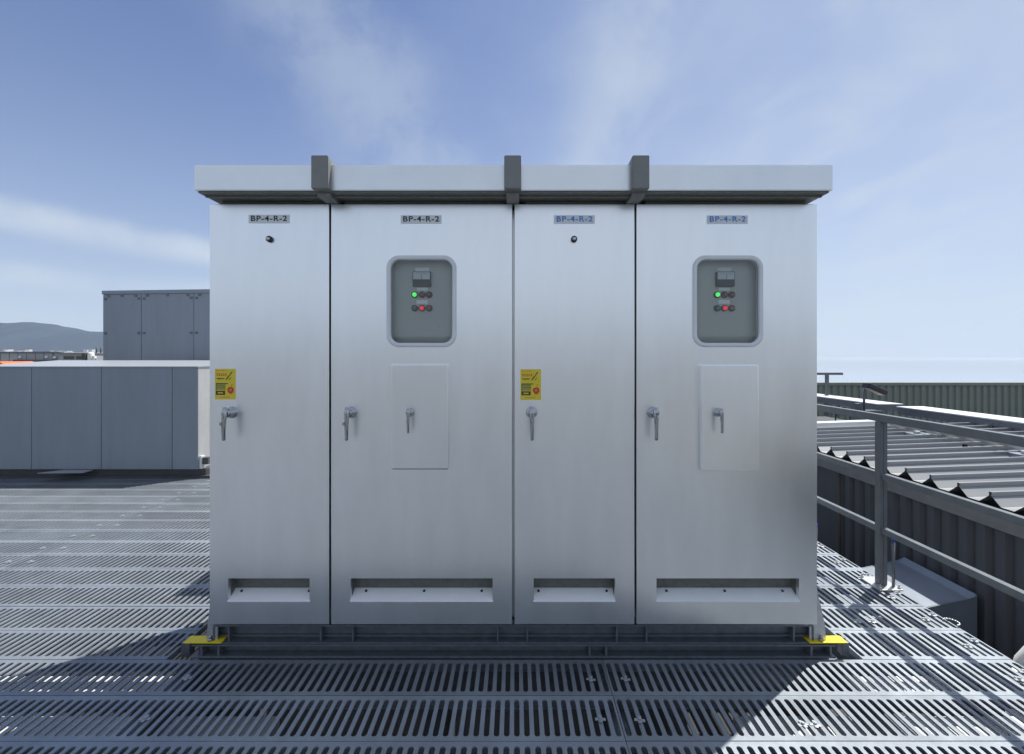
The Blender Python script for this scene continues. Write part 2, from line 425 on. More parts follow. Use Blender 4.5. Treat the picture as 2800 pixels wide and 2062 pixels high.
# joists under the planks
for (x0, x1, y0, y1) in [(-4.6, -1.14, 2.17, 2.31), (-4.2, -1.21, 2.47, 2.60), (1.05, 2.42, 2.17, 2.31), (1.02, 2.30, 2.47, 2.60), (-4.6, -.9, 1.86, 2.0), (1.3, 2.3, 1.86, 2.0)]:
    b = MB(); b.box(x0, x1, y0, y1, -.31, -.25, .006); b.build('joist', 'duct_white', deck)
for x in (-7.2, -5.4, -3.593, -1.60, .427, 1.60, 2.38):
    b = MB(); b.box(x - .04, x + .04, -6.1, 2.32 if x in (.427,) else 6.6, -.17, -.049); b.build('bearer', 'galv', deck)

# ------------------------------------------------------------------ the four-door cabinet
D0 = 2.355
cab = thing('distribution_cabinet', (-.0115, 2.62, 0), 'brushed stainless four-door cabinet with two windows on the slotted walkway', 'cabinet')
b = MB(); b.box(-1.503, 1.480, 2.432, 2.87, .16, 2.238, .004); b.build('body', 'stainless', cab)
# neck between body and canopy
seams = [(DX(721), DX(725)), (DX(1122), DX(1127)), (DX(1390), DX(1394))]
ends = [-1.467] + [s for a, c in seams for s in (a - .035, c + .055)] + [1.451]
b = MB()
for i in range(0, 8, 2): b.box(ends[i], ends[i + 1], 2.385, 2.86, 2.236, 2.275)
b.build('neck', 'cover_grey', cab)
# canopy
CX0, CX1, CY0, CY1 = -1.5098, 1.490, 2.2386, 2.955
b = MB()
b.prism([(CY0, 2.2697), (CY0, 2.3897), (CY1, 2.365), (CY1, 2.2697)], 'x', CX0, CX1)
bmesh.ops.bevel(b.bm, geom=[e for e in b.bm.edges], offset=.003, segments=2, affect='EDGES')
canopy = b.build('canopy', 'canopy_steel', cab)
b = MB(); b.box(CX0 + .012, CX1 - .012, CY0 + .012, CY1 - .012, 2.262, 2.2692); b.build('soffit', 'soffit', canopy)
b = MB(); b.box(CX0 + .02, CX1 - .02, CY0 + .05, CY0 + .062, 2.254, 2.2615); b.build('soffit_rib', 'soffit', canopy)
for xc in (DX(700, 2.20), DX(1123, 2.20), DX(1404, 2.20)):
    b = MB(); w = .039
    b.prism([(2.198, 2.264), (2.198, 2.418), (2.96, 2.372), (2.96, 2.34), (2.25, 2.34), (2.25, 2.264)], 'x', xc - w, xc + w)
    bmesh.ops.bevel(b.bm, geom=[e for e in b.bm.edges], offset=.003, segments=2, affect='EDGES')
    b.box(xc - .03, xc + .03, 2.246, 2.40, 2.245, 2.263)
    b.build('joint_cover', 'cover_grey', canopy)

# doors ---------------------------------------------------------------------------------------
ZT, ZB = DZ(447), DZ(1368)
doorx = [(DX(459), DX(721)), (DX(725), DX(1122)), (DX(1127), DX(1390)), (DX(1394), DX(1790))]
ventx = [(DX(500), DX(678)), (DX(768), DX(1079)), (DX(1169), DX(1347)), (DX(1438), DX(1750))]
VZ1, VZ0 = DZ(1267), DZ(1317)
winx = {1: (DX(847), DX(1000)), 3: (DX(1517), DX(1671))}
WZ1, WZ0 = DZ(560), DZ(760.5)
def rrect(x0, x1, z0, z1, r, n=6):
    pts = []
    for cx, cz, a0 in ((x1 - r, z1 - r, 0), (x0 + r, z1 - r, 90), (x0 + r, z0 + r, 180), (x1 - r, z0 + r, 270)):
        for k in range(n + 1):
            a = R(a0 + 90 * k / n); pts.append((cx + r * math.cos(a), cz + r * math.sin(a)))
    return pts
def door_mesh(x0, x1, holes):
    """front sheet with rectangular openings, returned edges 25 mm deep"""
    b = MB(); e = .0025; T = .026
    xs = sorted({x0 + e, x1 - e, *[h[0] for h in holes], *[h[1] for h in holes]})
    zs = sorted({ZB + e, ZT - e, *[h[2] for h in holes], *[h[3] for h in holes]})
    grid = {}
    def v(x, y, z):
        k = (round(x, 5), round(y, 5), round(z, 5))
        if k not in grid: grid[k] = b.bm.verts.new((x, y, z))
        return grid[k]
    for xa, xb in zip(xs, xs[1:]):
        for za, zb in zip(zs, zs[1:]):
            cx, cz = (xa + xb) / 2, (za + zb) / 2
            if any(h[0] < cx < h[1] and h[2] < cz < h[3] for h in holes): continue
            b.bm.faces.new((v(xa, D0, za), v(xb, D0, za), v(xb, D0, zb), v(xa, D0, zb)))
    # bevelled rim + returns
    ring0 = [(x0 + e, D0, ZB + e), (x1 - e, D0, ZB + e), (x1 - e, D0, ZT - e), (x0 + e, D0, ZT - e)]
    ring1 = [(x0 + .0007, D0 + .0008, ZB + .0007), (x1 - .0007, D0 + .0008, ZB + .0007), (x1 - .0007, D0 + .0008, ZT - .0007), (x0 + .0007, D0 + .0008, ZT - .0007)]
    ring2 = [(x0, D0 + e, ZB), (x1, D0 + e, ZB), (x1, D0 + e, ZT), (x0, D0 + e, ZT)]
    ring3 = [(x0, D0 + T, ZB), (x1, D0 + T, ZB), (x1, D0 + T, ZT), (x0, D0 + T, ZT)]
    for ra, rb in ((ring0, ring1), (ring1, ring2), (ring2, ring3)):
        for i in range(4):
            j = (i + 1) % 4; b.poly([ra[i], ra[j], rb[j], rb[i]])
    for h in holes:        # reveals of the openings
        dp = .022
        q = [(h[0], h[2]), (h[1], h[2]), (h[1], h[3]), (h[0], h[3])]
        for i in range(4):
            a, c = q[i], q[(i + 1) % 4]
            b.poly([(a[0], D0, a[1]), (c[0], D0, c[1]), (c[0], D0 + dp, c[1]), (a[0], D0 + dp, a[1])])
    return b
def text_mesh(txt, size, cx, cz, y, b):
    cu = bpy.data.curves.new('lettering', 'FONT'); cu.body = txt; cu.size = size; cu.align_x = 'CENTER'; cu.align_y = 'CENTER'
    cu.space_character = 1.14; cu.offset = .0009
    ob = bpy.data.objects.new('lettering', cu); COL.objects.link(ob)
    bpy.context.view_layer.update()
    me = bpy.data.meshes.new_from_object(ob.evaluated_get(bpy.context.evaluated_depsgraph_get()))
    me.transform(Matrix.Translation((cx, y, cz)) @ Matrix.Rotation(R(90), 4, 'X') @ Matrix.Diagonal((1.18, 1, 1, 1)))
    for p in me.polygons: p.material_index = b.mi
    b.bm.from_mesh(me)
    bpy.data.objects.remove(ob)
def handle(door, x, z, s=1.0, y0=D0, tab=True):
    b = MB()
    b.lathe((x, y0, z), [(.029 * s, 0), (.029 * s, .006 * s), (.025 * s, .010 * s), (.023 * s, .034 * s), (.0215 * s, .046 * s), (.014 * s, .056 * s)], 20)
    secs = []
    for zz, w, tk, yo in [(.031, .006, .007, .060), (.028, .0105, .010, .060), (.012, .0125, .012, .062), (-.012, .0125, .0125, .064), (-.030, .0105, .011, .067),
                          (-.060, .0095, .010, .069), (-.095, .0085, .009, .069), (-.116, .008, .009, .068), (-.124, .0085, .010, .067), (-.1285, .005, .006, .067)]:
        secs.append([(x + w * s * math.cos(2 * math.pi * k / 12), y0 - yo * s + tk * s * math.sin(2 * math.pi * k / 12), z + zz * s) for k in range(12)])
    b.loft(secs)
    b.lathe((x, y0 - .074 * s, z), [(.0085 * s, 0), (.0085 * s, .003 * s), (.005 * s, .004 * s)], 12)
    if tab:
        b.box(x - .019, x - .008, y0 - .074, y0 - .066, z - .056, z - .040, .002)
    b.build('handle', 'chrome', door)
doors = []
hx = [-1.400, -.811, .0787, .675]
for i, (x0, x1) in enumerate(doorx):
    vx = ventx[i]
    holes = [(vx[0], vx[1], VZ0, VZ1)]
    if i in winx:
        wx = winx[i]; holes.append((wx[0] + .0205, wx[1] - .0205, WZ0 + .0205, WZ1 - .0205))
    dr = door_mesh(x0, x1, holes).build('door', 'stainless', cab); doors.append(dr)
    # vent: dark recess and pale sloping sill
    b = MB(); xa, xb = vx[0] + .001, vx[1] - .001
    b.poly([(xa, D0 + .068, VZ0 - .01), (xb, D0 + .068, VZ0 - .01), (xb, D0 + .068, VZ1 + .01), (xa, D0 + .068, VZ1 + .01)])
    b.poly([(xa, D0 + .022, VZ1 + .002), (xb, D0 + .022, VZ1 + .002), (xb, D0 + .068, VZ1 + .002), (xa, D0 + .068, VZ1 + .002)])
    for xx in (xa, xb): b.poly([(xx, D0 + .022, VZ0), (xx, D0 + .068, VZ0), (xx, D0 + .068, VZ1), (xx, D0 + .022, VZ1)])
    b.build('vent_recess', 'soffit', dr)
    b = MB(); zi = VZ0 + .036
    b.prism([(D0 - .006, VZ0 - .001), (D0 - .006, VZ0 + .002), (D0 + .060, zi), (D0 + .067, zi), (D0 + .067, VZ0 - .001)], 'x', xa - .003, xb + .003)
    b.build('vent_sill', 'sill_white', dr)
    xs = [xa + .040, xb - .020] if i in (0,) else [xa + .025, xb - .032] if i == 2 else [xa + .062, (xa + xb) / 2 + .004, xb - .056]
    for sx in xs:
        b = MB(); b.lathe((sx, D0 + .046, zi - .006), [(.006, 0), (.006, .006), (.003, .008)], 10); b.build('screw', 'black', dr)
    # nameplate
    cxp = DX([589.5, 922.5, 1258, 1593][i]); czp = DZ([480, 481, 481, 481.3][i])
    b = MB(); b.box(cxp - .1005, cxp + .1005, D0 - .0025, D0 - .0005, czp - .0205, czp + .0205, .0006); b.mi = 1
    text_mesh('BP-4-R-2', .037, cxp, czp + .001, D0 - .0031, b)
    b.build('nameplate', ['plate', 'ink' if i < 2 else 'ink_blue'], dr)
    if i in (0, 2):
        b = MB(); lx, lz = DX([588, 0, 1258][i], 2.34), DZ(524.5)
        b.lathe((lx, D0, lz), [(.0155, 0), (.0155, .012), (.0135, .016)], 20); b.mi = 1
        b.lathe((lx, D0 - .0165, lz), [(.010, 0), (.0095, .004), (.006, .006)], 16)
        b.build('lock', ['black', 'chrome'], dr)
        # warning sticker
        sx0, sx1 = (DX(471), DX(516)) if i == 0 else (DX(1140), DX(1185)); sz1, sz0 = (DZ(808), DZ(875)) if i == 0 else (DZ(809), DZ(876))
        sw, sh = sx1 - sx0, sz1 - sz0
        b = MB(); y = D0 - .001
        def rect(u0, u1, v0, v1, k, lift=1):
            b.mi = k; yy = y - .0004 * lift
            b.poly([(sx0 + sw * u0, yy, sz1 - sh * v1), (sx0 + sw * u1, yy, sz1 - sh * v1), (sx0 + sw * u1, yy, sz1 - sh * v0), (sx0 + sw * u0, yy, sz1 - sh * v0)])
        b.box(sx0, sx1, y, D0 - .0003, sz0, sz1)
        rr = random.Random(5)
        for k in range(6): rect(.06 + k * .085, .06 + k * .085 + .06, .045, .075, 2)
        for k in range(5):
            u = .08 + .105 * k
            rect(u, u + .085, .15, .168, 1); rect(u + rr.uniform(0, .03), u + .06, .178, .196, 1); rect(u + .01, u + .085, .206, .228, 1); rect(u + .03, u + .05, .15, .228, 1, 1.4)
        rect(.08, .46, .30, .325, 3); rect(.12, .40, .335, .345, 3)
        # test-pen drawing
        b.mi = 3
        def pq(pts, lift=1): b.poly([(sx0 + sw * u, y - .0004 * lift, sz1 - sh * v) for u, v in pts])
        pq([(.55, .37), (.52, .36), (.60, .27), (.68, .21), (.72, .235), (.63, .31)]); pq([(.72, .235), (.69, .215), (.80, .10), (.86, .075), (.85, .11)], 1.2)
        pq([(.70, .37), (.68, .36), (.78, .27), (.80, .285)], 1.3)
        rect(.05, .64, .465, .495, 3); rect(.05, .08, .495, .83, 3); rect(.08, .52, .495, .70, 4)
        for k in range(9): rect(.11 + .045 * k, .135 + .045 * k, .53, .55, 3, 2); rect(.11 + .045 * k, .14 + .045 * k, .59, .61, 3, 2)
        rect(.05, .50, .72, .85, 3); rect(.14, .40, .765, .805, 0, 2)
        b.mi = 1
        pq([(.62, .62), (.70, .60), (.80, .58), (.90, .62), (.93, .70), (.88, .78), (.76, .83), (.66, .78), (.60, .70)], 1)
        b.mi = 2; pq([(.70, .66), (.80, .64), (.82, .70), (.74, .74)], 1.6); pq([(.78, .56), (.80, .50), (.86, .47), (.84, .55)], 1.6)
        for k in range(5): rect(.24 + k * .10, .31 + k * .10, .91, .945, 2)
        b.build('warning_sticker', ['sticker', 'print_red', 'print_orange', 'print_dark', 'print_olive'], dr)
    handle(dr, hx[i], DZ(903), 1.0, tab=(i in (0, 1)))
    if i in winx:
        wx = winx[i]
        # window frame with rounded corners
        b = MB(); so = rrect(wx[0], wx[1], WZ0, WZ1, .062, 8); si = rrect(wx[0] + .021, wx[1] - .021, WZ0 + .021, WZ1 - .021, .045, 8)
        def ins(p, q, t): return (p[0] + (q[0] - p[0]) * t, p[1] + (q[1] - p[1]) * t)
        loops = [[(p[0], D0, p[1]) for p in so], [(p[0], D0 - .004, p[1]) for p in so],
                 [(*[ins(p, q, .2)[0]], D0 - .010, ins(p, q, .2)[1]) for p, q in zip(so, si)],
                 [(*[ins(p, q, .8)[0]], D0 - .010, ins(p, q, .8)[1]) for p, q in zip(so, si)],
                 [(p[0], D0 - .004, p[1]) for p in si], [(p[0], D0 + .026, p[1]) for p in si]]
        b.loft(loops, cap=False); b.build('window_frame', 'frame_white', dr)
        b = MB(); b.prism(rrect(wx[0] + .020, wx[1] - .020, WZ0 + .020, WZ1 - .020, .045, 8), 'y', D0 + .004, D0 + .005)
        b.build('window_pane', 'glass', dr)
        # instrument panel behind the pane
        PD = D0 + .058
        pn = MB(); pn.box(wx[0] - .004, wx[1] + .004, PD, PD + .004, WZ0 - .02, WZ1 + .02)
        for xa2, xb2, za2, zb2 in ((wx[0] - .004, wx[0] - .001, WZ0, WZ1), (wx[1] + .001, wx[1] + .004, WZ0, WZ1)):
            pn.box(xa2, xb2, D0 + .027, PD, za2, zb2)
        pn.box(wx[0], wx[1], D0 + .027, PD, WZ1 - .004, WZ1); pn.box(wx[0], wx[1], D0 + .027, PD, WZ0, WZ0 + .004)
        panel = pn.build('instrument_panel', 'panel_grey', cab)
        pc = 925 if i == 1 else 1586
        def px(u): return DX(pc + u, PD)
        def pz(v): return DZ(v, PD)
        def plate(name, u0, u1, v0, v1, m, th=.003):
            b = MB(); b.box(px(u0), px(u1), PD - th, PD - .0004, pz(v1), pz(v0), .0006); return b.build(name, m, panel)
        plate('tag', -15, 15, 586.5, 595, 'tag' if i == 1 else 'plate')
        b = MB(); b.box(px(-19.5), px(19.5), PD - .022, PD - .0004, pz(628.5), pz(596.5), .002); b.mi = 1
        b.box(px(-18), px(18), PD - .0235, PD - .0218, pz(613.5), pz(598)); b.mi = 0
        b.poly([(px(-.6), PD - .0245, pz(613)), (px(.6), PD - .0245, pz(613)), (px(1.6), PD - .0245, pz(602)), (px(.8), PD - .0245, pz(602))])
        for k in range(-6, 7):
            if k: b.poly([(px(k * 2.3 - .25), PD - .0242, pz(601.5 + abs(k) * .35)), (px(k * 2.3 + .25), PD - .0242, pz(601.5 + abs(k) * .35)), (px(k * 2.3 + .25), PD - .0242, pz(599.5 + abs(k) * .35)), (px(k * 2.3 - .25), PD - .0242, pz(599.5 + abs(k) * .35))])
        b.build('meter', ['black', 'meter_face'], panel)
        plate('tag', -12, 12, 629.8, 636.5, 'tag'); plate('tag', -12.5, 12, 657.5, 666, 'tag')
        lm = [['lamp_green_on', 'lamp_red', 'lamp_red'], ['lamp_green', 'lamp_red_on', 'lamp_brown']]
        for r_, v_ in enumerate((646, 675.5)):
            for c_, u_ in enumerate((-16, 0, 15.5)):
                b = MB(); b.lathe((px(u_), PD, pz(v_)), [(.0165, 0), (.0165, .010), (.0125, .012)], 20); b.mi = 1
                b.lathe((px(u_), PD - .0115, pz(v_)), [(.0115, 0), (.0108, .007), (.007, .011)], 16)
                b.build('pilot_lamp', ['black', lm[r_][c_]], panel)
        # small inspection door
        if i == 1: sx0, sx1, sz1, sz0 = DX(857, 2.33), DX(982, 2.32), DZ(797, 2.33), DZ(1029, 2.33)
        else: sx0, sx1, sz1, sz0 = DX(1536, 2.32), DX(1662, 2.33), DZ(798, 2.33), DZ(1031, 2.33)
        b = MB(); b.box(sx0, sx1, D0 - .034, D0 - .0005, sz0, sz1, .008); pv_ = Vector(((sx0 + sx1) / 2, D0 - .034, (sz0 + sz1) / 2))
        b.tf(Matrix.Translation(pv_) @ Matrix.Rotation(R(.7 if i == 1 else -1.1), 4, 'X') @ Matrix.Translation(-pv_)); b.build('inspection_door', 'stainless', dr)
        handle(dr, -.512 if i == 1 else .983, 1.219, .74, D0 - .034, False)

# base frame ----------------------------------------------------------------------------------
fx0, fx1 = -1.50, 1.477
b = MB()
for (ya, yb, s) in ((2.41, 2.416, 1), (2.83, 2.836, -1)):
    b.box(fx0, fx1, ya, yb, .071, .156)
    f0, f1 = (2.362, 2.41) if s > 0 else (2.836, 2.87)
    b.box(fx0, fx1, f0, f1, .066, .072, .001); b.box(fx0, fx1, f0 + .004, f1, .150, .157)
b.box(fx0, fx1, 2.392, 2.4095, .088, .0925)
for x in (fx0, fx1): b.box(x - .003, x + .003, 2.366, 2.866, .073, .1495)
upper = b.build('base_channel', 'galv', cab)
for xs in (630, 880, 967, 1361, 1442, 1685, 1766, 2166):
    x = PX(xs, 2.385); b = MB(); b.box(x - .004, x + .004, 2.37, 2.4095, .0725, .1495); b.build('stiffener', 'galv', upper)
b = MB()
for (ya, yb) in ((2.405, 2.412), (2.80, 2.807)):
    b.box(-1.60, 1.58, ya, yb, -.20, .0655)
b.box(-1.60, 1.58, 2.354, 2.462, .0575, .0652, .001)
b.box(-1.60, 1.58, 2.352, 2.404, .000, .009, .001); b.box(-1.60, 1.58, 2.352, 2.46, -.21, -.2)
for x in (-1.6, 1.58): b.box(x - .004, x + .004, 2.413, 2.80, -.2, .06)
for x in (-1.5, -.4, .8, 1.5): b.box(x - .05, x + .05, 2.36, 2.86, -.949, -.211)
lower = b.build('support_beam', 'galv', cab)
for xs in (1610, 1655, 2210, 2262, 606, 560):
    x = PX(xs, 2.385); b = MB(); b.box(x - .005, x + .005, 2.358, 2.4045, .0095, .057); b.build('stiffener', 'galv', lower)
for sgn, xc, xg, gw_ in ((-1, -1.545, -1.503, .035), (1, 1.545, 1.482, .062)):
    for dd in (2.352, 2.79):
        b = MB(); b.box(xc - .095, xc + .092, dd, dd + .058, .0735, .0795, .0012); b.build('foot_plate', 'yellow', cab)
    b = MB(); b.prism([(xg - sgn * .02, .0805), (xg + sgn * gw_, .0805), (xg + sgn * (gw_ - .006), .16), (xg + sgn * .002, .40), (xg - sgn * .02, .40)], 'y', 2.372, 2.379)
    b.prism([(2.3795, .0805), (2.405, .0805), (2.395, .46), (2.3795, .46)], 'x', xg + sgn * .003, xg + sgn * .009)
    b.build('side_bracket', 'galv_bright', cab)
    b = MB(); b.cyl((xc - sgn * .03, 2.365, .0798), (xc - sgn * .03, 2.365, .092), .011, n=6); b.cyl((xc - sgn * .03, 2.365, .092), (xc - sgn * .03, 2.365, .105), .006, n=10)
    b.build('bolt', 'chrome', cab)
    b = MB(); b.box(xc + sgn * .10, xc + sgn * .135, 2.40, 2.44, -.02, .05, .004); b.cyl((xc + sgn * .118, 2.42, .05), (xc + sgn * .118, 2.42, .066), .01, n=6)
    b.build('clamp', 'galv', cab)

# cabinet behind, out of sight from the front but throwing its shadow on the walkway
c2 = thing('distribution_cabinet', (.35, 4.0, 0), 'plain-backed stainless cabinet standing directly behind the four-door cabinet', 'cabinet')
b = MB(); b.box(-1.10, 1.8, 3.76, 4.3, .02, 2.24, .004); b.build('body', 'stainless', c2)
b = MB(); b.box(-1.15, 1.85, 3.72, 4.36, 2.25, 2.38, .004); b.build('canopy', 'canopy_steel', c2)
b = MB(); b.box(-1.08, 1.78, 3.78, 4.28, .001, .02); b.build('base_channel', 'galv', c2)
b = MB(); b.box(-1.08, 1.78, 3.80, 4.28, 2.238, 2.252); b.build('neck', 'galv', c2)

# ------------------------------------------------------------------ guard rail at the right edge
rail = thing('guard_rail', (2.39, 3.1, 0), 'dark grey metal guard rail with three bars along the walkway edge', 'railing')
RX0, RX1 = 2.362, 2.404
for z1, hgt in ((1.115, .048), (.735, .040), (.385, .040)):
    b = MB(); b.box(RX0 if z1 > 1 else RX0 + .003, RX1 if z1 > 1 else RX1 - .003, .9, 7.0, z1 - hgt, z1, .003); b.build('rail', 'rail', rail)
for d in (1.35, 3.085, 4.82, 6.55):
    b = MB(); b.box(2.357, 2.378, d, d + .046, .012, 1.0665, .002); b.box(2.377, 2.383, d + .012, d + .034, .012, 1.06)
    b.box(2.382, 2.408, d + .003, d + .043, .012, 1.0665, .002)
    b.build('post', 'rail', rail)
    b = MB(); b.box(2.31, 2.46, d - .06, d + .13, .0015, .0105, .002); b.build('base_plate', 'galv_bright', rail)
    for x, y in ((2.325, d - .045), (2.445, d - .045), (2.325, d + .115), (2.445, d + .115)):
        b = MB(); b.cyl((x, y, .0108), (x, y, .024), .010, n=6); b.cyl((x, y, .024), (x, y, .036), .005, n=8); b.build('bolt', 'galv_bright', rail)
for d, lab in ((3.075, 'thin upright rod with blue cap beside the guard rail post'), (3.93, 'short rod with blue cap by the walkway edge next to the cabinet')):
    xr = 2.436 if d < 3.5 else 2.478
    rd = thing('capped_rod', (xr, d, 0), lab, 'rod')
    zt = .30 if d < 3.5 else -.03 + .12
    b = MB(); b.cyl((xr, d, .0115 if d < 3.5 else -.2), (xr, d, zt), .009, n=12); b.build('rod', 'rail', rd)
    b = MB(); b.cyl((xr, d, zt), (xr, d, zt + .024), .0115, .010, n=12); b.build('cap', 'blue_cap', rd)
hk = MB()
pts = [Vector((2.43 + .035 * math.sin(R(a)), 2.66 - .035 * math.cos(R(a)), .01)) for a in range(0, 230, 20)]
for a, c in zip(pts, pts[1:]): hk.cyl(a, c, .004, n=8)
tag(hk.build('wire_loop', 'galv_bright'), 'small loop of galvanised wire hooked on the walkway edge', 'wire')

# ------------------------------------------------------------------ neighbouring building with ribbed roof on the right
XW = 3.40
nb = thing('metal_roof_building', (XW + 3, 4.5, -12), 'dark clad building with ribbed grey metal roof beyond the guard rail', 'building')
b = MB(); b.box(XW + .03, 14, -2, 6.55, -11.9, .30); b.build('wall', 'wall_dark', nb)
b = MB(); b.box(XW - .035, XW + .06, -2, 6.62, .28, .385, .004); b.build('coping', 'coping', nb)
sp = MB()
sp.prism([(.004, 0), (.030, .034), (.094, .034), (.120, 0)], 'z', -1.3, 0); sp.box(0.0, .14, -.006, -.001, -1.3, 0)
sp.tf(Matrix.Rotation(R(90), 4, 'Z') @ Matrix.Translation((0, 0, 0)))
spm = sp.data('siding_panel', 'wall_dark')
for i in range(30):
    d = .9 + i * .14
    if d > 5.0: break
    place('siding_panel', spm, (XW + .028, d, .279), nb).rotation_euler = (0, 0, 0)
b = MB(); b.box(XW + .012, XW + .0295, 5.06, 6.5, -1.3, .279); b.build('flat_panel', 'wall_dark', nb)
b = MB(); b.cyl((XW - .005, 5.0, -1.2), (XW - .005, 5.0, .27), .016, n=10); b.build('downpipe', 'rust', nb)
# roof panels with raised seams, each a part
SL = .035; RL = 9.5
rp = MB()
prof = [(-.125, 0), (-.080, 0), (-.014, .058), (-.009, .060), (-.009, .074), (-.013, .074), (-.013, .090), (.008, .090), (.008, .060), (.080, 0), (.1245, 0)]
for (a, za), (c, zc) in zip(prof, prof[1:]):
    rp.poly([(0, a, za), (0, c, zc), (RL, c, zc + RL * SL), (RL, a, za + RL * SL)])
rpm = rp.data('roof_panel', 'roof_metal')
for i in range(-6, 13):
    place('roof_panel', rpm, (XW + .05, 3.469 + .25 * i, .418), nb)
b = MB(); b.prism([(XW + .02, .41), (XW + .02, .55), (5.2, .55 + .06), (5.2, .41 + .06)], 'y', 6.59, 6.75); b.build('roof_flashing', 'duct_white', nb)
# hood box at the wall foot and a white pipe end
b = MB(); b.prism([(2.56, -.42), (3.30, -.27), (3.355, -.235), (3.355, -.95), (2.56, -.95)], 'y', 3.46, 4.12)
bmesh.ops.bevel(b.bm, geom=[e for e in b.bm.edges], offset=.006, segments=2, affect='EDGES')
tag(b.build('metal_hood', 'clad_blue'), 'sloping sheet metal hood in the gap between walkway and dark wall', 'hood')
b = MB(); b.lathe((0, 0, 0), [(.10, 0), (.10, .34), (.09, .36), (.05, .37)], 24); b.tf(Matrix.Translation((2.68, 2.44, -.13)) @ Matrix.Rotation(R(-60), 4, 'X'))
b.cyl((2.68, 2.50, -.949), (2.68, 2.50, -.16), .08)
tag(b.build('vent_pipe', 'white_paint'), 'white pipe end just below the walkway edge', 'pipe')

# cable duct along the roof
dc = thing('cable_duct', (6.4, 6, .45), 'long white covered cable duct running along the ribbed roof', 'cable duct')
def zroof(x): return .395 + (x - XW - .05) * SL
for k, (d0, d1, dz) in enumerate([(2.5, 5.08, .012), (5.1, 7.75, 0), (8.15, 10.6, 0), (10.62, 14.5, .01)]):
    b = MB(); b.box(6.20, 6.61, d0, d1, .565 + dz, .672 + dz, .004); q = b.build('duct_run', 'galv', dc)
    b = MB(); b.box(6.185, 6.625, d0 - .002, d1 + .002, .6725 + dz, .690 + dz, .004); b.build('cover', 'duct_white', q)
for d in (3.2, 4.6, 6.1):
    b = MB(); b.box(6.22, 6.26, d, d + .04, zroof(6.24) - .0, .5645); b.box(6.55, 6.59, d, d + .04, zroof(6.57), .5645); b.box(6.12, 6.69, d - .01, d + .05, .535, .5645)
    b.build('support', 'galv', dc)
for d in (9.2, 12.5):
    for x in (6.22, 6.55):
        b = MB(); b.box(x, x + .04, d, d + .04, -1.199, .5645); b.build('support', 'galv', dc)
# two conduits with base blocks
for off, lab in ((0, 'galvanised conduit on base blocks along the ribbed roof, the upper of two'), (.11, 'galvanised conduit close beside another on the ribbed roof, slightly lower')):
    cp = thing('conduit_pipe', (5.0 + off, 4.5, .6), lab, 'conduit')
    X = 5.0 + off; Z = .603 - off * .25
    b = MB(); b.cyl((X, 2.6, Z), (X, 6.4, Z), .021, n=12); b.build('pipe', 'galv_bright', cp)
    for d in (3.35, 4.28, 5.6):
        b = MB(); b.cyl((X, d, Z), (X, d + .10, Z), .028, n=12); b.build('coupling', 'galv_bright', cp)
    if off == 0:
        for d in (3.58, 4.60, 5.85):
            b = MB(); b.box(4.86, 5.22, d - .10, d + .12, zroof(5) + .001, zroof(5) + .10, .008); b.build('base_block', 'clad_blue', cp)
            for x in (4.90, 5.14):
                b = MB(); b.box(x, x + .05, d - .02, d + .03, zroof(5) + .1005, Z - .0225, .004); b.build('bracket', 'galv_bright', cp)
    for d in (3.95, 5.0):
        b = MB(); b.box(X - .3 - off, X - .27 - off, d - .01, d + .02, zroof(4.8) + .03, zroof(4.8) + .13, .002); b.build('seam_clip', 'rail', cp)
# floodlight on the duct
fl = thing('floodlight', (5.92, 7.95, .5), 'small black floodlight tilted down on a short arm by the white duct', 'floodlight')
b = MB(); b.box(5.80, 6.05, 7.85, 8.08, -1.199, .60, .004); b.cyl((5.80, 7.94, .6), (5.80, 7.94, .96), .018, n=10); b.box(5.66, 5.75, 7.9, 7.98, .56, .72, .01); b.build('arm', 'rail', fl)
b = MB(); b.box(-.17, .17, -.09, .09, -.045, .045, .02); b.tf(Matrix.Translation((5.97, 7.93, .955)) @ Matrix.Rotation(R(24), 4, 'Y')); b.build('lamp_head', 'black', fl)
b = MB()
for a in range(0, 181, 15):
    p = Vector((5.44 + .12 * math.cos(R(a)), 7.93, .50 + .16 * math.sin(R(a)))); q = Vector((5.44 + .12 * math.cos(R(a + 15)), 7.93, .50 + .16 * math.sin(R(a + 15))))
    if a < 180: b.cyl(p, q, .012, n=8)
b.cyl((5.56, 7.93, .50), (5.56, 7.93, .35), .012, n=8); b.cyl((5.32, 7.93, .50), (5.32, 7.93, .35), .012, n=8); b.build('cable', 'black', fl)
# far handrail
fh = thing('guard_rail', (6.5, 10, .05), 'distant dark handrail end with single post beyond the ribbed roof', 'railing')
b = MB(); b.box(3.0, PX(2304, 10), 9.98, 10.03, 1.115, 1.165, .004); b.build('rail', 'rail', fh)
b = MB(); b.box(3.0, PX(2290, 10), 9.985, 10.025, .58, .62, .004); b.build('rail', 'rail', fh)
for x in (6.53, 4.6):
    b = MB(); b.box(x - .032, x + .032, 9.985, 10.025, -1.199, 1.1145); b.build('post', 'rail', fh)
lowr = thing('lower_roof', (8, 10, -12), kind='structure')
b = MB(); b.box(3.45, 26, 6.8, 15.6, -11.9, -1.2); b.build('roof_surface', 'coping', lowr)
b = MB(); b.box(3.6, 5.6, 7.6, 8.6, -1.199, .42, .01); q = b.build('equipment_box', 'plinth')
tag(q, 'low dark equipment box on the far roof behind the handrail', 'box')
